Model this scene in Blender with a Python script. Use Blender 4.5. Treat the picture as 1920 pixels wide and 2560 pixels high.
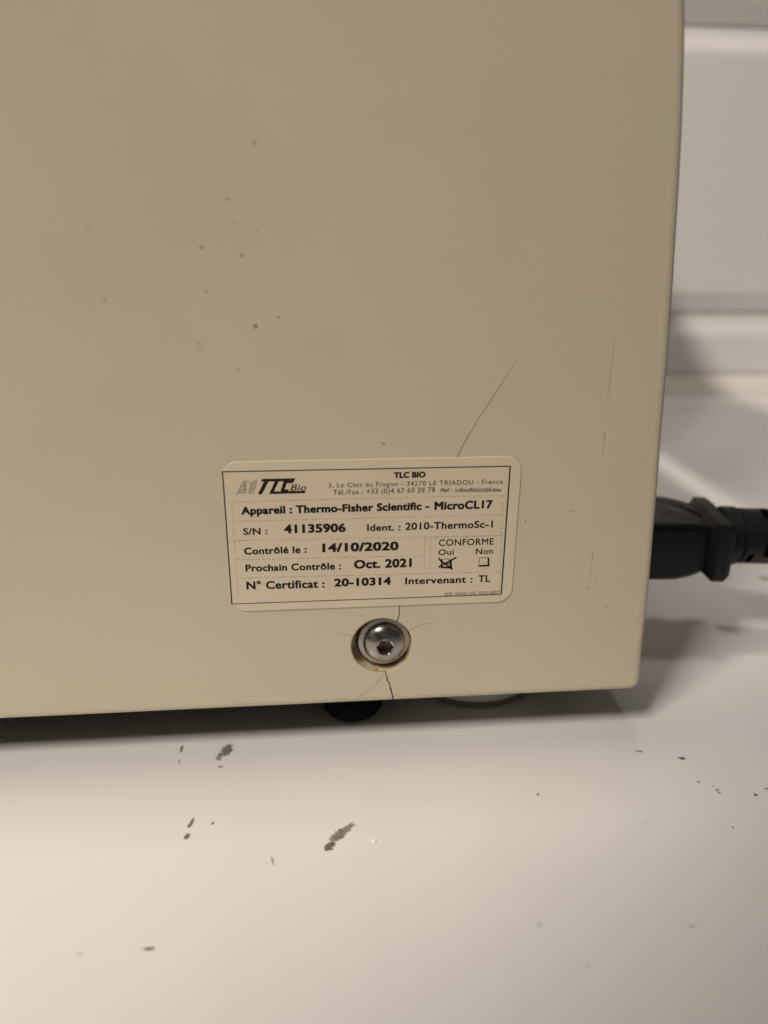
import bpy, bmesh, math, random
from mathutils import Vector, Matrix
random.seed(7)
S = bpy.context.scene
for o in list(bpy.data.objects): bpy.data.objects.remove(o)
COL = S.collection

# ------------------------------------------------------------------ camera
F, CX, CY = 1900.0, 960.0, 1280.0                 # focal length and centre in photograph pixels
CAM = Vector((0.020626, -0.165756, 0.129964))
RX = Vector((0.99565495, -0.09274875, 0.00830033))
UX = Vector((0.02543355, 0.35660631, 0.93390849))
FX = Vector((0.08957879, 0.92963951, -0.35741576))
cd = bpy.data.cameras.new('camera'); cam = bpy.data.objects.new('camera', cd); COL.objects.link(cam)
cam.matrix_world = Matrix(((RX.x, UX.x, -FX.x, CAM.x), (RX.y, UX.y, -FX.y, CAM.y), (RX.z, UX.z, -FX.z, CAM.z), (0, 0, 0, 1)))
cd.sensor_fit = 'VERTICAL'; cd.lens = 26.0; cd.sensor_height = 26.0 * 2560 / F; cd.sensor_width = cd.sensor_height * .75
cd.clip_start = .005; cd.clip_end = 50
cd.dof.use_dof = True; cd.dof.focus_distance = .186; cd.dof.aperture_fstop = 8.0
S.camera = cam

# ------------------------------------------------------------------ light
w = bpy.data.worlds.new('World'); S.world = w; w.use_nodes = True
bg = w.node_tree.nodes['Background']; bg.inputs['Color'].default_value = (1.0, .90, .80, 1); bg.inputs['Strength'].default_value = .045

def area(name, loc, target, power, sx, sy, col):
    l = bpy.data.lights.new(name, 'AREA'); l.shape = 'RECTANGLE'; l.size = sx; l.size_y = sy; l.energy = power; l.color = col
    o = bpy.data.objects.new(name, l); COL.objects.link(o); o.location = loc
    o.rotation_euler = (0, math.atan2(loc[0] - target[0], loc[2] - target[2]), 0)      # tubes run along y, tipped towards the bench
    return o
# row of seven small ceiling spots in front, to the left; beam rims cut to imitate the camera holder's shadow on the near right corner
for k in range(7):
    sl = bpy.data.lights.new('ceiling_spot', 'SPOT'); sl.energy = 22.5; sl.color = (1.0, .89, .79); sl.shadow_soft_size = .048
    so = bpy.data.objects.new('ceiling_spot', sl); COL.objects.link(so); so.location = (-.95, -1.17 + .09 * k, 1.9)
    ax = Vector((-.4, .3, .4)) - so.location; a1 = ax.angle(Vector((.095, -.078, 0)) - so.location) + math.radians(.1); a0 = a1 - math.radians(1.4)
    sl.spot_size = 2 * a1; sl.spot_blend = (math.cos(a0) - math.cos(a1)) / (1 - math.cos(a1))
    so.rotation_euler = ax.to_track_quat('-Z', 'Y').to_euler()
area('ceiling_panel', (-.10, .13, 2.0), (-.10, .13, 0), 9.5, .36, .22, (1.0, .91, .84))
S.view_settings.view_transform = 'Standard'; S.view_settings.look = 'None'; S.view_settings.exposure = 0; S.view_settings.gamma = 1
S.render.engine = 'CYCLES'
S.cycles.max_bounces = 10; S.cycles.diffuse_bounces = 6

# ------------------------------------------------------------------ helpers
def ray(x, y): return RX * ((x - CX) / F) - UX * ((y - CY) / F) + FX
def on_panel(x, y, Y=0.0):
    d = ray(x, y); return CAM + d * ((Y - CAM.y) / d.y)
def on_bench(x, y, Z=0.0):
    d = ray(x, y); return CAM + d * ((Z - CAM.z) / d.z)
def zm(x0, y0, k):
    return lambda x, y: (x0 + x * k, y0 + y * k)

def wloc(o):
    v = Vector((0, 0, 0))
    while o: v += o.location; o = o.parent
    return v
def link(name, me, mat, parent=None, smooth=True, angle=35):
    for m in (mat if isinstance(mat, (list, tuple)) else [mat]): me.materials.append(m)
    o = bpy.data.objects.new(name, me); COL.objects.link(o)
    if parent:
        me.transform(Matrix.Translation(-wloc(parent))); o.parent = parent
    if smooth:
        for p in me.polygons: p.use_smooth = True
        me.set_sharp_from_angle(angle=math.radians(angle))
    me.update(); return o
def from_bm(name, bm, mat, parent=None, smooth=True, angle=35, recalc=True):
    if recalc: bmesh.ops.recalc_face_normals(bm, faces=bm.faces[:])
    me = bpy.data.meshes.new(name); bm.to_mesh(me); bm.free()
    return link(name, me, mat, parent, smooth, angle)
def empty(name, loc, label, cat, group=None):
    o = bpy.data.objects.new(name, None); COL.objects.link(o); o.location = loc
    o.empty_display_size = .02; tag(o, label, cat, group); return o
def tag(o, label, cat=None, group=None, kind=None):
    if label: o['label'] = label
    if cat: o['category'] = cat
    if group: o['group'] = group
    if kind: o['kind'] = kind
def rings(bm, loops, close=True, cap0=False, cap1=False):
    vs = [[bm.verts.new(p) for p in L] for L in loops]
    n = len(loops[0])
    for a, b in zip(vs, vs[1:]):
        for i in range(n if close else n - 1):
            j = (i + 1) % n
            bm.faces.new((a[i], a[j], b[j], b[i]))
    if cap0: bm.faces.new(vs[0][::-1])
    if cap1: bm.faces.new(vs[-1])
    return vs
def rrect(x0, x1, z0, z1, r, n=8):
    pts = []
    for cx, cz, a0 in ((x1 - r, z0 + r, -90), (x1 - r, z1 - r, 0), (x0 + r, z1 - r, 90), (x0 + r, z0 + r, 180)):
        for i in range(n + 1):
            a = math.radians(a0 + 90 * i / n); pts.append((cx + r * math.cos(a), cz + r * math.sin(a)))
    return pts
def inset(pts, d):
    n = len(pts); out = []
    for i in range(n):
        a, b, c = Vector(pts[i - 1]), Vector(pts[i]), Vector(pts[(i + 1) % n])
        t1 = (b - a); t2 = (c - b)
        t1 = t1.normalized() if t1.length > 1e-9 else t2.normalized(); t2 = t2.normalized() if t2.length > 1e-9 else t1
        t = (t1 + t2).normalized(); nrm = Vector((-t.y, t.x)); k = 1 / max(.5, t.dot(t1))
        p = b + nrm * d * k; out.append((p.x, p.y))
    return out

# ------------------------------------------------------------------ materials
def mat(name, col, rough=.5, spec=.5, metal=0, coat=0):
    m = bpy.data.materials.new(name); m.use_nodes = True
    b = m.node_tree.nodes['Principled BSDF']
    b.inputs['Base Color'].default_value = (*col, 1); b.inputs['Roughness'].default_value = rough
    b.inputs['Specular IOR Level'].default_value = spec; b.inputs['Metallic'].default_value = metal; b.inputs['Coat Weight'].default_value = coat
    return m
class NT:
    def __init__(s, m): s.m = m; s.t = m.node_tree; s.b = s.t.nodes['Principled BSDF']
    def n(s, t, **k):
        x = s.t.nodes.new(t)
        for a, v in k.items(): setattr(x, a, v)
        return x
    def l(s, a, b): s.t.links.new(a, b)
    def coord(s): return s.n('ShaderNodeTexCoord').outputs['Object']
    def noise(s, vec, scale, detail=3, rough=.5, stretch=None, dist=0):
        if stretch:
            mp = s.n('ShaderNodeMapping'); mp.inputs['Scale'].default_value = stretch; s.l(vec, mp.inputs['Vector']); vec = mp.outputs[0]
        t = s.n('ShaderNodeTexNoise'); t.inputs['Scale'].default_value = scale; t.inputs['Detail'].default_value = detail
        t.inputs['Roughness'].default_value = rough; t.inputs['Distortion'].default_value = dist; s.l(vec, t.inputs['Vector']); return t
    def ramp(s, fac, a, b, lo=0., hi=1.):
        r = s.n('ShaderNodeMapRange', interpolation_type='SMOOTHSTEP'); r.inputs['From Min'].default_value = a; r.inputs['From Max'].default_value = b
        r.inputs['To Min'].default_value = lo; r.inputs['To Max'].default_value = hi; s.l(fac, r.inputs['Value']); return r.outputs['Result']
    def math(s, op, a, b=None):
        x = s.n('ShaderNodeMath', operation=op)
        for i, v in enumerate((a, b)):
            if v is None: continue
            if isinstance(v, (int, float)): x.inputs[i].default_value = v
            else: s.l(v, x.inputs[i])
        return x.outputs[0]
    def mix(s, fac, a, b):
        x = s.n('ShaderNodeMix', data_type='RGBA')
        if isinstance(fac, (int, float)): x.inputs[0].default_value = fac
        else: s.l(fac, x.inputs[0])
        for i, v in ((6, a), (7, b)):
            if isinstance(v, tuple): x.inputs[i].default_value = (*v, 1)
            else: s.l(v, x.inputs[i])
        return x.outputs[2]
    def bump(s, h, strength, dist):
        x = s.n('ShaderNodeBump'); x.inputs['Strength'].default_value = strength; x.inputs['Distance'].default_value = dist
        s.l(h, x.inputs['Height']); s.l(x.outputs[0], s.b.inputs['Normal']); return x
    def marks(s, vec, base, marks, jitter_scale, jitter, colour):
        """stains of their own shape: (x,y,z, half length, half width, angle, strength, soft, colour); ragged by noise"""
        nz = s.noise(vec, jitter_scale, 2, .6)
        for (p, a, b, ang, axis, st, soft, col) in marks:
            mp = s.n('ShaderNodeMapping', vector_type='TEXTURE')
            mp.inputs['Location'].default_value = p
            if axis == 'Y': mp.inputs['Rotation'].default_value = (0, -ang, 0); mp.inputs['Scale'].default_value = (a, .02, b)
            else: mp.inputs['Rotation'].default_value = (0, 0, ang); mp.inputs['Scale'].default_value = (a, b, .02)
            s.l(vec, mp.inputs['Vector'])
            ln = s.n('ShaderNodeVectorMath', operation='LENGTH'); s.l(mp.outputs[0], ln.inputs[0])
            d = s.math('ADD', ln.outputs['Value'], s.math('MULTIPLY', s.math('SUBTRACT', nz.outputs['Fac'], .5), jitter))
            f = s.ramp(d, 1 + soft, 1 - soft, 0, st)
            base = s.mix(f, base, col)
        return base

MB = Vector((-.07, .12, 0))      # base point of the machine

# worktop: hard white laminate with scuffs
bz = zm(400, 1840, .3376); br = zm(1300, 1800, .3737); bw = zm(0, 1650, 1.1575)
def bm_(fn, x0, y0, x1, y1, wid, st=.9, soft=.35, col=(.08, .07, .06)):
    a = on_bench(*fn(x0, y0)); b = on_bench(*fn(x1, y1)); c = (a + b) / 2
    return (tuple(c), max((b - a).length / 2, wid), wid * .85, math.atan2(b.y - a.y, b.x - a.x), 'Z', st, soft, col)
mm = .001
TAN = (.17, .14, .085); DK = (.05, .042, .036); PUR = (.06, .045, .075)
BM = [bm_(bz, 168, 66, 150, 130, .45*mm, .8), bm_(bz, 140, 172, 146, 205, .35*mm, .5),
      bm_(bz, 518, 62, 470, 150, 1.7*mm, .85, .3, (.11, .09, .07)), bm_(bz, 452, 130, 428, 180, .9*mm, .7, .4, (.08, .065, .05)), bm_(bz, 425, 228, 470, 228, .5*mm, .6),
      bm_(bz, 250, 608, 210, 684, .5*mm, .85), bm_(bz, 214, 722, 186, 768, .75*mm, .9), bm_(bz, 396, 634, 382, 660, .45*mm, .75),
      bm_(bz, 824, 888, 843, 956, .28*mm, .6, .4, PUR), bm_(bz, 785, 925, 792, 950, .3*mm, .15),
      bm_(bz, 1432, 645, 1300, 760, 1.25*mm, .85, .3, TAN), bm_(bz, 1345, 700, 1262, 800, 1.3*mm, .8, .3, (.16, .13, .075)), bm_(bz, 1280, 790, 1226, 850, 1.2*mm, .9, .3, (.08, .066, .04)),
      bm_(br, 1058, 254, 1110, 258, .55*mm, .9, .2, PUR), bm_(br, 770, 206, 820, 213, .45*mm, .7), bm_(br, 1190, 415, 1200, 415, .4*mm, .7), bm_(br, 1288, 440, 1298, 440, .35*mm, .3),
      bm_(br, 1314, 468, 1322, 468, .45*mm, .7), bm_(br, 1330, 487, 1340, 487, .4*mm, .7), bm_(br, 1568, 500, 1582, 500, .5*mm, .9), bm_(br, 1640, 457, 1652, 457, .45*mm, .8),
      bm_(br, 114, 497, 123, 497, .42*mm, .85), bm_(br, 1418, 718, 1432, 718, .35*mm, .6), bm_(br, 120, 1362, 140, 1378, .7*mm, .22, .6, PUR), bm_(br, 1144, 1378, 1152, 1378, .5*mm, .35, .6, TAN),
      bm_(br, 460, 1636, 440, 1640, .5*mm, .18, .6), bm_(bw, 308, 624, 333, 624, .48*mm, .85, .4), bm_(bw, 168, 630, 176, 642, .5*mm, .2, .6),
      bm_(zm(1560, 1100, .217), 1560, 1600, 1690, 1590, 2.4*mm, .6, .5, (.2, .14, .07))]
m_bench = mat('white laminate', (.79, .77, .755), .22, .5)
t = NT(m_bench); v = t.coord()
c0 = t.mix(t.ramp(t.noise(v, 9, 4).outputs['Fac'], .35, .7), (.755, .742, .735), (.73, .72, .716))
c0 = t.marks(v, c0, BM, 900, 1.7, None)
vo = t.n('ShaderNodeTexVoronoi'); vo.inputs['Scale'].default_value = 95; t.l(v, vo.inputs['Vector'])          # sparse dust
c0 = t.mix(t.math('MULTIPLY', t.ramp(vo.outputs['Distance'], .045, .02, 0, .22), t.ramp(t.noise(v, 30, 2).outputs['Fac'], .52, .6)), c0, (.3, .26, .22))
c0 = t.mix(t.ramp(t.noise(v, 22, 5, .65, (1, .35, 1)).outputs['Fac'], .52, .72, 0, .10), c0, (.62, .60, .60))   # dried wipe marks
t.l(c0, t.b.inputs['Base Color'])
t.l(t.ramp(t.noise(v, 35, 5, .6).outputs['Fac'], .3, .75, .17, .27), t.b.inputs['Roughness'])
t.bump(t.noise(v, 260, 2).outputs['Fac'], .05, .0003)

# cream textured plastic of the housing
pz = zm(200, 300, .3858); pe = zm(1400, 800, .3437); pf = zm(0, 0, 1.1573); pc = zm(840, 1500, .1446)
def pm_(fn, x0, y0, x1, y1, wid, st=.8, soft=.4, col=(.06, .055, .05)):
    a = on_panel(*fn(x0, y0)); b = on_panel(*fn(x1, y1)); c = (a + b) / 2 - MB
    return (tuple(c), max((b - a).length / 2, wid * .8), wid * .8, math.atan2(b.z - a.z, b.x - a.x), 'Y', st * .6, min(.8, soft + .15), col)
GR = (.16, .14, .12)
PM = [pm_(pz, 1124, 147, 1136, 147, .55*mm, .55, .6), pm_(pz, 946, 516, 964, 510, .35*mm, .5, .5), pm_(pz, 996, 667, 1010, 663, .35*mm, .4, .5), pm_(pz, 1143, 714, 1153, 714, .3*mm, .45, .5),
      pm_(pz, 778, 820, 796, 830, .5*mm, .7), pm_(pz, 1038, 879, 1062, 877, .42*mm, .8), pm_(pz, 812, 1107, 818, 1107, .4*mm, .5, .5), pm_(pz, 152, 1182, 168, 1160, .5*mm, .35, .6, GR),
      pm_(pz, 1130, 1336, 1146, 1338, .6*mm, .95, .3, (.03, .03, .03)), pm_(pz, 1284, 1275, 1291, 1275, .3*mm, .6), pm_(pz, 766, 1447, 778, 1447, .4*mm, .5, .5), pm_(pz, 618, 1330, 627, 1330, .3*mm, .3),
      pm_(pz, 780, 1475, 786, 1475, .3*mm, .35), pm_(pz, 1280, 1362, 1286, 1362, .25*mm, .35), pm_(pz, 1010, 1614, 1018, 1614, .3*mm, .3), pm_(pz, 60, 700, 60, 710, .8*mm, .15, .7, GR),
      pm_(pf, 824, 955, 832, 962, .3*mm, .8), pm_(pf, 527, 958, 532, 960, .3*mm, .35), pm_(pf, 512, 797, 518, 797, .35*mm, .3), pm_(pf, 950, 740, 955, 740, .3*mm, .25), pm_(pf, 365, 215, 320, 190, 7*mm, .08, .9, (.38, .30, .24)),
      pm_(pf, 1134, 1126, 1136, 1127, .28*mm, .9), pm_(pf, 490, 430, 492, 432, .4*mm, .3), pm_(pf, 600, 685, 606, 685, .25*mm, .4), pm_(pf, 185, 500, 186, 506, .5*mm, .15, .6, GR),
      pm_(pe, 398, 140, 376, 330, .20*mm, .5, .6, (.32, .24, .16)), pm_(pe, 376, 330, 350, 555, .22*mm, .6, .5, (.27, .20, .13)), pm_(pe, 325, 818, 320, 895, .22*mm, .65, .5, (.08, .065, .05)), pm_(pe, 316, 908, 306, 980, .22*mm, .5, .5, (.1, .08, .06)),
      pm_(pe, 241, 1668, 230, 1770, .16*mm, .6, .5), pm_(pe, 230, 1770, 220, 1900, .16*mm, .35, .5), pm_(pe, 250, 1870, 264, 1915, .18*mm, .4), pm_(pe, 185, 1945, 215, 1950, .2*mm, .45), pm_(pe, 212, 1930, 208, 1990, .16*mm, .3),
      pm_(pe, 308, 2085, 362, 2084, .16*mm, .6), pm_(pe, 93, 1394, 98, 1390, .3*mm, .8), pm_(pe, 372, 1100, 374, 1103, .25*mm, .6), pm_(pe, 18, 1478, 19, 1479, .2*mm, .6), pm_(pe, 290, 1503, 292, 1504, .22*mm, .4),
      pm_(pc, 410, 255, 470, 265, .5*mm, .3, .6, (.2, .14, .06)), pm_(pc, 470, 285, 500, 300, .4*mm, .25, .6, (.2, .14, .06)), pm_(pc, 1008, 261, 1014, 261, .14*mm, .95), pm_(pf, 1176, 1417, 1178, 1418, .25*mm, .7), pm_(pf, 990, 1345, 994, 1350, .35*mm, .4, .6, (.2, .14, .06))]
def cream(name, marks):
    m = mat(name, (.62, .575, .43), .42, .35)
    t = NT(m); v = t.coord()
    c = t.mix(t.ramp(t.noise(v, 16, 3).outputs['Fac'], .3, .7), (.735, .685, .51), (.775, .70, .53))
    c = t.mix(t.ramp(t.noise(v, 55, 4, .6).outputs['Fac'], .5, .85, 0, .25), c, (.69, .61, .44))
    if marks: c = t.marks(v, c, marks, 3200, 1.3, None)
    t.l(c, t.b.inputs['Base Color'])
    n1 = t.noise(v, 1150, 2, .5, (.75, 1, 1.15), .5)
    n2 = t.noise(v, 330, 2, .5, (.6, 1, 1.2), .4)
    h = t.math('ADD', n1.outputs['Fac'], t.math('MULTIPLY', n2.outputs['Fac'], .35))
    t.bump(h, .22, .00018)
    t.l(t.ramp(t.noise(v, 40, 4).outputs['Fac'], .3, .7, .38, .5), t.b.inputs['Roughness'])
    return m
m_panel = cream('aged cream plastic', PM)
m_cream = cream('cream plastic', [])
m_base = mat('dark grey base', (.02, .02, .02), .6)
m_foot = mat('black rubber', (.008, .008, .009), .85, .15)
t = NT(m_foot); t.bump(t.noise(t.coord(), 700, 4).outputs['Fac'], .8, .0008)
m_disc = mat('pale grey plastic', (.78, .76, .72), .45)
m_ring = mat('grey base ring', (.28, .27, .26), .7)
m_black = mat('black moulded plastic', (.0095, .0097, .010), .45, .35)
t = NT(m_black); t.bump(t.noise(t.coord(), 900, 2).outputs['Fac'], .15, .0002)
t.l(t.ramp(t.noise(t.coord(), 120, 3).outputs['Fac'], .3, .7, .36, .52), t.b.inputs['Roughness'])
m_steel = mat('stainless steel', (.40, .38, .36), .24, .5, 1)
t = NT(m_steel); t.l(t.ramp(t.noise(t.coord(), 500, 4).outputs['Fac'], .3, .7, .2, .34), t.b.inputs['Roughness'])
m_socket = mat('darker socket steel', (.22, .195, .17), .5, .5, 1)  # darker metal for the faces inside the hex socket
m_washer = mat('zinc washer', (.50, .475, .45), .42, .5, 1)
t = NT(m_washer); t.l(t.mix(t.ramp(t.noise(t.coord(), 600, 4).outputs['Fac'], .45, .75), (.52, .49, .46), (.36, .33, .30)), t.b.inputs['Base Color'])
m_bore = mat('stained cream plastic', (.6, .54, .38), .5)
t = NT(m_bore); v = t.coord()
c = t.mix(t.ramp(t.noise(v, 260, 4, .6).outputs['Fac'], .42, .68), (.64, .56, .37), (.40, .27, .11))
t.l(t.mix(t.ramp(t.noise(v, 700, 4, .6).outputs['Fac'], .60, .75), c, (.16, .11, .06)), t.b.inputs['Base Color'])
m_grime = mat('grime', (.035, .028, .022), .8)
m_crack = mat('crack', (.055, .045, .03), .9)
m_crack2 = mat('fine crack', (.20, .165, .11), .9)
m_hair = mat('hairline crack', (.30, .25, .17), .8)
m_paper = mat('label paper', (.76, .62, .44), .5, .3)
t = NT(m_paper); v = t.coord()
c = t.mix(t.ramp(t.noise(v, 60, 4).outputs['Fac'], .3, .7), (.89, .78, .59), (.865, .75, .555))
t.l(c, t.b.inputs['Base Color']); t.bump(t.noise(v, 1500, 3).outputs['Fac'], .12, .0001)
def ink(name, col, thr=None, scale=6000):
    m = mat(name, col, .55, .3)
    if thr is not None:
        t = NT(m); v = t.coord(); out = t.t.nodes['Material Output']
        n = t.noise(v, scale, 2, .6); f = t.ramp(n.outputs['Fac'], thr - .04, thr + .04)
        tr = t.n('ShaderNodeBsdfTransparent'); mx = t.n('ShaderNodeMixShader')
        t.l(f, mx.inputs[0]); t.l(tr.outputs[0], mx.inputs[1]); t.l(t.b.outputs[0], mx.inputs[2]); t.l(mx.outputs[0], out.inputs['Surface'])
    return m
m_ink = ink('black ink', (.018, .013, .011), .30, 5000)
m_inkw = ink('worn ink', (.04, .03, .024), .40, 5000)
m_dots = ink('dotted ink', (.16, .11, .08), .56, 4500)
m_dith = ink('dithered ink', (.14, .10, .075), .535, 4000)
m_tile = mat('white glazed tile', (.88, .865, .85), .22, .5)
t = NT(m_tile); t.bump(t.noise(t.coord(), 14, 2).outputs['Fac'], .05, .002)
m_wall = mat('white grout', (.6, .58, .55), .8)
m_seal = mat('yellowed sealant', (.77, .74, .68), .4)

# ------------------------------------------------------------------ setting: worktop and tiled wall
YW = .434
bm = bmesh.new()
rings(bm, [[(-.75, -.30, z), (1.05, -.30, z), (1.05, YW + .012, z), (-.75, YW + .012, z)] for z in (-.038, 0)], cap0=True, cap1=True)
bmesh.ops.bevel(bm, geom=[e for e in bm.edges if all(abs(q.co.y + .30) < 1e-6 for q in e.verts)], offset=.004, segments=3, affect='EDGES')
top = from_bm('worktop', bm, m_bench, None, angle=40); tag(top, 'glossy white laminate worktop with small dark scuffs', None, None, 'structure')
bm = bmesh.new()
rings(bm, [[(-.75, y, -.05), (1.05, y, -.05), (1.05, y, .72), (-.75, y, .72)] for y in (YW + .0125, YW + .10)], cap0=True, cap1=True)
wall = from_bm('wall', bm, m_wall, None, smooth=False); tag(wall, 'white tiled wall behind the worktop', None, None, 'structure')
def tile_mesh(W, H):
    bm = bmesh.new(); b = .017; g = .0008
    L = lambda i, y: [(i, y, i), (W - i, y, i), (W - i, y, H - i), (i, y, H - i)]
    rings(bm, [L(g, .012), L(g, .0065), L(b, 0.0)], cap0=True, cap1=True)
    bmesh.ops.bevel(bm, geom=[e for e in bm.edges if all(abs(q.co.y) < 1e-7 for q in e.verts)], offset=.0015, segments=3, affect='EDGES')
    bmesh.ops.recalc_face_normals(bm, faces=bm.faces[:]); me = bpy.data.meshes.new('tile'); bm.to_mesh(me); bm.free()
    me.materials.append(m_tile)
    for p in me.polygons: p.use_smooth = True
    me.set_sharp_from_angle(angle=math.radians(12)); return me
tm, tl = tile_mesh(.40, .1997), tile_mesh(.40, .0617)
for r, (z, me) in enumerate(((.0004, tl), (.0621, tm), (.2618, tm), (.4615, tm))):
    for k in range(4):
        o = bpy.data.objects.new('tile', me); COL.objects.link(o); o.parent = wall
        o.location = (-.63 + .40 * k, YW, z)
bm = bmesh.new()
prof = [(YW + .001, .013), (YW - .0005, .0125), (YW - .004, .008), (YW - .009, .003), (YW - .0125, .0004), (YW + .001, .0004)]
rings(bm, [[(x, y, z) for y, z in prof] for x in (-.74, 1.04)], cap0=True, cap1=True)
seal = from_bm('sealant_strip', bm, m_seal, wall, angle=60)

# ------------------------------------------------------------------ the centrifuge
mach = empty('benchtop_centrifuge', MB, 'cream plastic benchtop centrifuge with a cracked side panel and printed inspection sticker', 'centrifuge')
right = [(105.6, 18.5), (105.2, 24), (104.95, 32.3), (104.4, 46.9), (103.9, 54.9), (103.0, 70.9), (102.1, 83.5), (101.1, 101.2), (99.8, 118.5), (98.5, 134.6), (97.1, 149.6), (95.4, 163.6), (93.6, 175), (91.2, 190), (88.2, 204), (84.0, 217), (77, 228), (68, 234.5), (56, 237.5)]
poly = [(105.65, 17.2), (105.7, 18)]
outl = []
for i in range(7):                                   # lower rear corner, 3 mm radius
    a = math.radians(-90 + 90 * i / 6); outl.append((102.75 + 3 * math.cos(a), 16.4 + 3 * math.sin(a)))
outl += right
for i in range(9):
    a = math.radians(90 + 90 * i / 8); outl.append((-222 + 26 * math.cos(a), 212 + 25.5 * math.sin(a)))
for i in range(7):
    a = math.radians(180 + 90 * i / 6); outl.append((-245 + 3 * math.cos(a), 16.4 + 3 * math.sin(a)))
outl = [(x * mm, z * mm) for x, z in outl]
HX, HZ, HR = .03635, .0302, .0077                    # counterbore of the housing screw
bm = bmesh.new()
prof = [(2.2, 0), (2.0, 0), (1.4, .06), (.95, .17), (.55, .38), (.25, .68), (.07, 1.05), (0, 1.5), (0, 60), (1.6, 60), (1.6, 14)]
vs = rings(bm, [[(x, d * mm, z) for x, z in inset(outl, i * mm)] for i, d in prof])
N = 72
circ = lambda r, d, cx=HX, cz=HZ, n=N: [(cx + r * math.cos(2 * math.pi * k / n), d, cz + r * math.sin(2 * math.pi * k / n)) for k in range(n)]
hv = rings(bm, [circ(HR + .0004, 0), circ(HR + .00025, 0), circ(HR, .00018)])
e0 = [bm.edges.get((vs[0][i], vs[0][(i + 1) % len(vs[0])])) for i in range(len(vs[0]))]
e1 = [bm.edges.get((hv[0][i], hv[0][(i + 1) % N])) for i in range(N)]
bmesh.ops.triangle_fill(bm, use_beauty=True, edges=e0 + e1, normal=(0, -1, 0))
panel = from_bm('side_panel', bm, m_panel, mach, angle=50)
tag(panel, 'cream leather-grained plastic side panel with a crack through its screw hole')
bm = bmesh.new()                                     # counterbore, wall and floor
rings(bm, [circ(HR, .0001), circ(HR - .0002, .0034), circ(.0030, .0034)])
bore = from_bm('screw_recess', bm, m_bore, panel, angle=40)
bm = bmesh.new()                                     # the rest of the housing behind the panel
o2 = inset(outl, .0014)
rings(bm, [[(x, y, z) for x, z in inset(o2, i)] for i, y in ((.006, .0602), (0, .0605), (0, .3095), (.001, .3115), (.003, .3125))], cap0=True, cap1=True)
body = from_bm('housing', bm, m_cream, mach, angle=50)
bm = bmesh.new()                                     # floor pan, dropped just below the shell rim to block bounced light underneath
b0 = rrect(-.2445, .1005, .0045, .305, .004)
rings(bm, [[(x, y, z) for x, y in b0] for z in (.0130, .030)], cap0=True, cap1=True)
from_bm('base_plate', bm, m_base, mach, angle=50)
# open lid hinged above the rear edge (its shadow falls on the wall)
bm = bmesh.new()
lid = rrect(.016, .304, .250, .405, .02, 10)
rings(bm, [[(x, y, z) for y, z in inset(lid, i)] for i, x in ((.003, .072), (0, .074), (0, .080), (.003, .082))], cap0=True, cap1=True)
from_bm('lid', bm, m_cream, mach, angle=40)
for y in (.20, .285):
    bm = bmesh.new()
    rings(bm, [[(x, y + dy, z) for x, z in rrect(.069, .0785, .226, .275, .004)] for dy in (-.008, .008)], cap0=True, cap1=True)
    from_bm('hinge', bm, m_base, mach)
# feet
def lathe(bm, prof, cx, cy, n=40, wob=0):
    L = []
    for r, z in prof:
        L.append([(cx + (r * (1 + wob * (random.random() - .5))) * math.cos(2 * math.pi * k / n), cy + (r * (1 + wob * (random.random() - .5))) * math.sin(2 * math.pi * k / n), z) for k in range(n)])
    rings(bm, L, cap0=True, cap1=True)
def foot(cx, cy):
    bm = bmesh.new()
    lathe(bm, [(.0060, .0002), (.0076, .0008), (.0084, .0022), (.0084, .005), (.0078, .0062), (.0066, .0075), (.0066, .0164)], cx, cy, 36, .06)
    return from_bm('rubber_foot', bm, m_foot, mach, angle=60)
foot(.0298, .0172)
for cx, cy in ((-.215, .03), (-.215, .28), (.075, .28)): foot(cx, cy)
bm = bmesh.new()
lathe(bm, [(.0204, .0015), (.0210, .0019), (.0210, .0155), (.0200, .0164)], .067, .0352, 64)
dsc = from_bm('grey_boss', bm, m_disc, mach); tag(dsc, 'wide round grey boss under the panel edge')
bm = bmesh.new(); lathe(bm, [(.0205, .0002), (.0212, .0005), (.0212, .0010), (.0206, .0014)], .067, .0352, 64)  # thin darker ring round the foot of the boss
from_bm('base_ring', bm, m_ring, dsc)
# screw and washer
WX, WZ = .03710, .0302
bm = bmesh.new()
rings(bm, [circ(r, d, WX, WZ, 64) for r, d in ((.0028, .0033), (.0064, .0033), (.0067, .0030), (.0067, .0023), (.0065, .00205), (.0063, .0020), (.0028, .0020))])
washer = from_bm('washer', bm, m_washer, mach, angle=25)
bm = bmesh.new(); base = .00195; n = 96
hexr = lambda k: .00212 * math.cos(math.pi / 6) / math.cos(((2 * math.pi * k / n) % (math.pi / 3)) - math.pi / 6)
hexl = lambda d, s=1: [(WX + s * hexr(k) * math.cos(2 * math.pi * k / n), d, WZ + s * hexr(k) * math.sin(2 * math.pi * k / n)) for k in range(n)]
dome = [(.00535, base), (.00540, base - .0002)]
for i in range(1, 11):
    a = math.radians(8 + 60 * i / 10); dome.append((.00540 * math.cos(a) ** .9, base - .00025 - .00285 * math.sin(a)))
L = [circ(r, d, WX, WZ, n) for r, d in dome]
td = dome[-1][1]
L += [circ(.00236, td, WX, WZ, n), circ(.00222, td + .00002, WX, WZ, n), hexl(td + .00022), hexl(td + .0021), hexl(td + .0023, .55), circ(.0002, td + .0027, WX, WZ, n)]
rings(bm, L, cap1=True)
for f in bm.faces:
    c = f.calc_center_median(); f.material_index = int(math.hypot(c.x - WX, c.z - WZ) < .0021 and c.y > td + .0002)
screw = from_bm('screw', bm, [m_steel, m_socket], mach, angle=28); tag(screw, 'button head hex socket screw on a washer')
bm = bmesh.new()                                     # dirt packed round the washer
rr = [random.random() for _ in range(97)]
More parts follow.
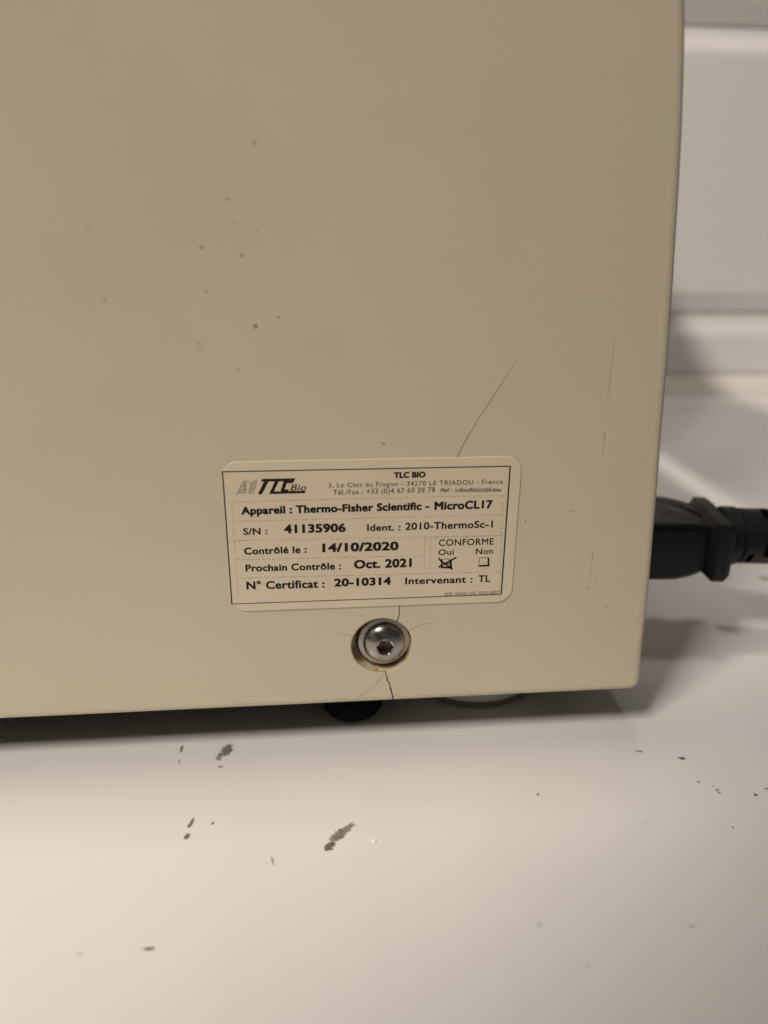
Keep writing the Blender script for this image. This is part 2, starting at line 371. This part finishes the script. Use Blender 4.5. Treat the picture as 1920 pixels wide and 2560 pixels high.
for k in range(96):
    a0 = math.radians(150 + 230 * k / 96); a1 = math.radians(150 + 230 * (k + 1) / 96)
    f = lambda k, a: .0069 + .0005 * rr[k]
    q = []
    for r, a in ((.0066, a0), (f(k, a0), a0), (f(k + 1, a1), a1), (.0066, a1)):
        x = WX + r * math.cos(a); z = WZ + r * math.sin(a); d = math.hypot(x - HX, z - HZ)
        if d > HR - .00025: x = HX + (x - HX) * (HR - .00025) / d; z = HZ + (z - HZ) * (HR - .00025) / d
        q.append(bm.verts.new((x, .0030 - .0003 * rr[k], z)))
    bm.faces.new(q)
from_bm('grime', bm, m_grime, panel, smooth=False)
# cracks
EDGE = [(2.0, 0), (1.4, .06), (.95, .17), (.55, .38), (.25, .68), (.07, 1.05), (0, 1.5)]
def ribbon(bm, pts, widths, y=-.00002):
    P = [Vector((p.x, 0, p.z)) for p in pts]; L = []
    for i, p in enumerate(P):
        a = P[max(0, i - 1)]; b = P[min(len(P) - 1, i + 1)]; t = (b - a).normalized(); nv = Vector((-t.z, 0, t.x)) * widths[i] / 2
        L.append((p - nv, p + nv))
    def fy(z):
        i = z / mm - 13.4
        for (i0, d0), (i1, d1) in zip(EDGE, EDGE[1:]):
            if i1 <= i <= i0: return (d0 + (d1 - d0) * (i0 - i) / (i0 - i1)) * mm
        return 0 if i > 1 else .0018
    vs = [[bm.verts.new((q.x, y + fy(q.z), q.z)) for q in pr] for pr in L]
    for a, b in zip(vs, vs[1:]): bm.faces.new((a[0], a[1], b[1], b[0]))
def crack(fn, pts, w0, w1, m, wob=.12):
    out = []
    for (a, b) in zip(pts, pts[1:]):
        for k in range(5):
            f = k / 5; out.append(on_panel(*fn(a[0] + (b[0] - a[0]) * f, a[1] + (b[1] - a[1]) * f)))
    out.append(on_panel(*fn(*pts[-1]))); n = len(out)
    for p in out[1:-1]: p.x += wob * mm * (random.random() - .5); p.z += wob * mm * .6 * (random.random() - .5)
    bm = bmesh.new(); ribbon(bm, out, [(w0 + (w1 - w0) * i / (n - 1)) * mm * random.uniform(.75, 1.25) for i in range(n)])
    o = from_bm('crack', bm, m, panel, smooth=False, recalc=False)
    return o
crack(pc, [(1105, 82), (1093, 160), (1098, 200), (1085, 290), (1050, 380)], .24, .22, m_crack)
crack(pc, [(846, 1222), (868, 1290), (885, 1350), (878, 1375), (920, 1430), (945, 1530), (975, 1660), (1000, 1774)], .22, .36, m_crack, .08)
crack(pc, [(840, 1265), (760, 1370), (690, 1460), (560, 1570), (470, 1600), (385, 1690)], .13, .08, m_hair)
crack(pc, [(1255, 532), (1400, 455), (1480, 420), (1620, 405), (1720, 415)], .11, .06, m_hair)
crack(pc, [(290, 637), (150, 590), (40, 560)], .11, .06, m_hair)
c8 = zm(1040, 880, .217)
crack(c8, [(470, 1215), (560, 1040), (720, 770), (900, 500)], .15, .10, m_crack2, .03)
crack(c8, [(900, 500), (1060, 250), (1165, 105)], .12, .04, m_hair, .03)

# ------------------------------------------------------------------ inspection sticker
ST = .00022
bm = bmesh.new()
sp = rrect(-.00015, .0687, .0415, .0793, .0037, 10)
rings(bm, [[(x, -d, z) for x, z in inset(sp, i)] for i, d in ((0, .00001), (0, ST - .00005), (.00006, ST))], cap1=True)
stk = from_bm('sticker', bm, m_paper, mach, smooth=False)
tag(stk, 'cream paper inspection sticker with black print and rounded corners')
z1 = zm(540, 1120, .4702)
YI = -(ST + .00002)
def P1(x, y):
    p = on_panel(*z1(x, y)); return p
def mkfont(s, bold, shear, space):
    c = bpy.data.curves.new('txt', 'FONT'); c.body = s; c.size = 1; c.offset = bold; c.shear = shear; c.space_character = space; c.resolution_u = 4; c.fill_mode = 'FRONT'
    o = bpy.data.objects.new('txt', c); COL.objects.link(o)
    dg = bpy.context.evaluated_depsgraph_get(); dg.update()
    me = bpy.data.meshes.new_from_object(o.evaluated_get(dg)); bpy.data.objects.remove(o); bpy.data.curves.remove(c)
    return me
_h = mkfont('H', 0, 0, 1); CAP = max(v.co.y for v in _h.vertices)
def text(s, x0, x1, y0, y1, cap, bold=.02, m=None, shear=0, space=1.06):
    src = mkfont(s, 0, shear, space)
    a, b = P1(x0, y0), P1(x1, y1); ch = (P1((x0 + x1) / 2, (y0 + y1) / 2 - cap) - P1((x0 + x1) / 2, (y0 + y1) / 2)).z
    lo = min(v.co.x for v in src.vertices) - bold; hi = max(v.co.x for v in src.vertices) + bold
    sz = ch / (CAP + 2 * bold * .7)
    bm = bmesh.new()
    for k, (ox, oz) in enumerate(((0, 0), (-1, 0), (1, 0), (-.7, -.7), (.7, .7), (-.7, .7), (.7, -.7), (0, .7), (0, -.7)) if bold > .012 else ((0, 0), (-1, 0), (1, 0))):
        vv = []
        for v in src.vertices:                       # struck several times, like heavy print
            u = (v.co.x + ox * bold - lo) / (hi - lo)
            vv.append(bm.verts.new((a.x + (b.x - a.x) * u, YI - k * 1.5e-6, a.z + (b.z - a.z) * u + (v.co.y + (oz + .7) * bold) * sz)))
        for p in src.polygons: bm.faces.new([vv[i] for i in p.vertices])
    bpy.data.meshes.remove(src)
    return from_bm('text_line', bm, m or m_ink, stk, smooth=False, recalc=False)
B, SB, RG = .050, .030, .008
text('TLC BIO', 945, 1113, 159, 155, 32, .065)
text('3, Le Clos du Fragon - 34270 LE TRIADOU - France', 597, 1523, 209, 188, 24, .006, m_inkw, 0, 1.12)
text('Tél./Fax : +33 (0)4 67 60 28 78', 623, 1163, 247, 232, 26, .008, m_inkw, 0, 1.1)
text('Mail :', 1190, 1252, 233, 231, 20, .02, m_inkw, .25)
text('Appareil : Thermo-Fisher Scientific -', 135, 1133, 353, 326, 42, B)
text('MicroCL17', 1160, 1468, 328, 319, 44, B)
text('S/N :', 145, 274, 460, 457, 35, SB)
text('41135906', 362, 690, 452, 444, 46, B)
text('Ident. :', 803, 980, 440, 436, 36, SB)
text('2010-ThermoSc-1', 1005, 1470, 434, 421, 38, SB)
text('Contrôlé le :', 150, 482, 565, 555, 37, .038)
text('14/10/2020', 565, 970, 552, 541, 46, B)
text('CONFORME', 1183, 1475, 519, 511, 34, .015)
text('Oui', 1181, 1262, 568, 565, 30, .015)
text('Non', 1380, 1470, 563, 560, 30, .016)
text('Prochain Contrôle :', 158, 665, 655, 643, 37, .038)
text('Oct. 2021', 733, 1040, 640, 630, 46, B)
text('N° Certificat :', 163, 578, 750, 740, 42, .038)
text('20-10314', 628, 930, 735, 725, 42, B)
text('.', 945, 950, 724, 724, 30, .0, m_inkw)
text('Intervenant :', 1005, 1362, 723, 713, 36, SB)
text('TL', 1393, 1456, 711, 709, 36, SB)
text('ZHE LINA26 VOL 02/02/2007', 1213, 1500, 784, 774, 17, .004, m_inkw, 0, 1.1)
def lines(name, segs, m, fn=z1, y=YI):
    bm = bmesh.new()
    for x0, y0, x1, y1, wd in segs:
        ribbon(bm, [on_panel(*fn(x0, y0)), on_panel(*fn(x1, y1))], [wd * mm] * 2, y)
    return from_bm(name, bm, m, stk, smooth=False, recalc=False)
segs = []                                            # the blurred underlined mail address: strokes only
for k in range(46):
    x = 1272 + k * 5.3; yb = 228 - (x - 1272) * .008 - 2
    segs.append((x, yb, x + random.uniform(-1, 2), yb - random.choice((8, 10, 9, 16)), .13))
    if random.random() < .6: segs.append((x, yb - random.choice((1, 9)), x + 4.5, yb - random.choice((1, 9)), .12))
lines('mail_address', segs + [(1270, 231, 1516, 228, .14)], m_inkw)
fr = lines('printed_frame', [(34, 125, 1566, 95, .24), (1563, 95, 1515, 776, .34), (35, 125, 85, 827, .30)], m_ink)
lines('printed_frame', [(85, 827, 1515, 776, .22)], m_inkw)
lines('dotted_table', [(84, 284, 1535, 250, .16), (95, 388, 1545, 352, .16), (100, 490, 1525, 462, .16), (108, 592, 1108, 570, .16), (112, 690, 1515, 655, .2), (84, 284, 118, 770, .18),
                       (1142, 478, 1520, 463, .16), (1142, 478, 1135, 655, .16), (1112, 480, 1107, 658, .14), (1525, 250, 1505, 770, .14)], m_dots)
def polyp(name, polys, m, fn):
    bm = bmesh.new()
    for q in polys:
        vv = []
        for x, y in q:
            p = on_panel(*fn(x, y)); vv.append(bm.verts.new((p.x, YI, p.z)))
        bm.faces.new(vv)
    bmesh.ops.triangulate(bm, faces=bm.faces[:])
    return from_bm(name, bm, m, stk, smooth=False, recalc=False)
z6 = zm(560, 1140, .1447)
polyp('logo', [[(660, 390), (1235, 380), (1205, 431), (640, 435)], [(692, 435), (772, 434), (655, 655), (585, 655)], [(878, 433), (945, 433), (862, 606), (850, 650), (780, 650)],
               [(862, 606), (1412, 594), (1395, 636), (850, 650)], [(1030, 432), (1100, 432), (1088, 462), (1035, 590), (985, 602), (985, 575)], [(1100, 432), (1205, 431), (1180, 466), (1088, 462)], [(1000, 572), (1120, 572), (1108, 600), (990, 602)]], m_ink, z6)
bio = text('Bio', (560 + 1148 * .1447 - 540) / .4702, (560 + 1425 * .1447 - 540) / .4702, (1140 + 592 * .1447 - 1120) / .4702, (1140 + 588 * .1447 - 1120) / .4702, 33, .012, m_ink, .3)
polyp('logo', [[(335, 400), (385, 415), (345, 450), (325, 540), (390, 640), (210, 655)], [(455, 440), (580, 395), (545, 500), (522, 645), (415, 645), (470, 540)], [(335, 400), (455, 440), (440, 460), (350, 450)]], m_dith, z6)
z5 = zm(1080, 1340, .1326)
lines('checkbox', [(178, 430, 350, 425, .10), (180, 430, 178, 580, .36), (165, 582, 375, 590, .48), (345, 440, 355, 600, .56), (120, 405, 170, 470, .40), (165, 460, 385, 620, .42), (120, 578, 200, 540, .40), (190, 545, 350, 450, .36), (345, 455, 460, 395, .42), (200, 500, 340, 510, .3)], m_ink, z5)
lines('checkbox', [(885, 405, 1060, 400, .12), (885, 405, 880, 560, .14), (1062, 400, 1060, 565, .44), (878, 556, 1075, 548, .46)], m_ink, z5)

# ------------------------------------------------------------------ power cord
PC = Vector((.104, .0535, .0362))
cord = empty('power_cord', (PC.x, PC.y, 0), 'black power cord with moulded plug pushed into the back of the machine', 'power cord')
ROT = Matrix.Translation(PC) @ Matrix.Rotation(math.radians(-8), 4, 'Z')
def sec(x, hy, hz, r, n=6):
    return [(x, y, z) for y, z in rrect(-hy, hy, -hz, hz, min(r, hy * .98, hz * .98), n)]
def part(name, loops, parent=cord, m=m_black, angle=35):
    bm = bmesh.new(); rings(bm, loops, cap0=True, cap1=True); bm.transform(ROT); return from_bm(name, bm, m, parent, angle=angle)
part('plug_body', [sec(x * mm, hy * mm, hz * mm, r * mm) for x, hy, hz, r in ((-2, 13.8, 9.4, 2), (24, 13.8, 9.4, 2), (29, 13.5, 9.3, 2.2), (33, 12.7, 8.9, 2.6), (36.5, 11.6, 8.2, 3), (39.5, 10.2, 7.2, 3))], angle=30)
bm = bmesh.new()                                     # raised lip along the far top edge of the plug
rings(bm, [[(x * mm, y * mm, z * mm) for y, z in ((ya, zt - 1), (ya, zt + .5), (ya + .5, zt + .9), (yb, zt + .8), (yb, zt - 1))] for x, ya, yb, zt in ((-1, 10.2, 12.6, 9.0), (18, 10.0, 12.6, 9.0), (25, 9.0, 12.2, 8.9), (30, 7.0, 11.5, 8.7), (34, 3.5, 10.0, 8.3), (38, -1, 8, 7.6))], cap0=True, cap1=True)
bm.transform(ROT); from_bm('plug_lip', bm, m_black, cord, angle=40)
part('plug_flange', [sec(x * mm, hy * mm, hz * mm, r * mm, 4) for x, hy, hz, r in ((37.8, 11.4, 7.8, 1.6), (40.0, 13.4, 9.6, 1.6), (43.4, 13.4, 9.6, 1.6), (45.0, 12.4, 8.6, 1.8))], angle=25)
core = part('strain_relief', [[(x, y, z + .0011) for x, y, z in sec(x * mm, r * mm, r * mm, r * mm, 8)] for x, r in ((44, 6.4), (70, 6.0), (100, 4.6))])
for k in range(5):                                   # slotted sleeve, ring by ring
    x0 = (44.6 if k == 0 else 50.2 + 10.6 * (k - 1)); R = 9.3 - .45 * k; bm = bmesh.new()
    for a0, a1, xa, xb in (((0, 360, 0, 5.3),) if k == 0 else ((0, 360, 0, 1.4), (252, 560, 1.4, 3.3), (0, 360, 3.3, 6.0), (205, 432, 6.0, 8.4), (0, 360, 8.4, 10.3))):
        ea, eb = (.7 if xa == 0 else 0), (.7 if xb in (5.3, 10.3) else 0); L = []
        for x, r in ((xa, R - 3.1), (xa, R - ea), (xa + ea * .9 + .01, R), (xb - eb * .9 - .01, R), (xb, R - eb), (xb, R - 3.1)):
            L.append([((x0 + x) * mm, r * mm * math.cos(math.radians(a0 + (a1 - a0) * i / 36)), r * mm * math.sin(math.radians(a0 + (a1 - a0) * i / 36)) + .0011) for i in range(37)])
        rings(bm, L, close=False)
    bm.transform(ROT); from_bm('sleeve_ring', bm, m_black, core, angle=40)
# cable: leaves the sleeve, droops to the worktop and runs off towards the wall
ctl = [ROT @ Vector((.095, 0, 0)), ROT @ Vector((.125, 0, -.004)), Vector((.262, .035, .014)), Vector((.33, .06, .0045)), Vector((.45, .13, .0040)), Vector((.58, .24, .0040)), Vector((.80, .30, .0040))]
pts = []
for i in range(len(ctl) - 1):
    p0, p1, p2, p3 = ctl[max(0, i - 1)], ctl[i], ctl[i + 1], ctl[min(len(ctl) - 1, i + 2)]
    for k in range(8):
        s = k / 8; pts.append(.5 * ((2 * p1) + (p2 - p0) * s + (2 * p0 - 5 * p1 + 4 * p2 - p3) * s * s + (3 * p1 - p0 - 3 * p2 + p3) * s ** 3))
bm = bmesh.new(); L = []
for i, p in enumerate(pts):
    t_ = (pts[min(i + 1, len(pts) - 1)] - pts[max(0, i - 1)]).normalized(); sd = t_.cross(Vector((0, 0, 1))).normalized(); up = sd.cross(t_)
    L.append([p + (sd * math.cos(a) + up * math.sin(a)) * .0036 for a in (2 * math.pi * k / 14 for k in range(14))])
rings(bm, L, cap0=True, cap1=True); from_bm('cable', bm, m_black, cord, angle=60)

# ------------------------------------------------------------------ raised white speck on the worktop
d = on_bench(935, 2103); bm = bmesh.new()
L = [[(d.x + r * mm * math.cos(2 * math.pi * k / 20), d.y + r * mm * math.sin(2 * math.pi * k / 20), z * mm + .00002) for k in range(20)] for r, z in ((.62, 0), (.55, .16), (.35, .3), (.12, .36))]
rings(bm, L, cap0=True, cap1=True)
m_speck = mat('white speck', (.9, .89, .87), .1, .6)
o = from_bm('speck', bm, m_speck, None, angle=80); tag(o, 'tiny raised white speck on the worktop beside the tan scuff', 'speck')
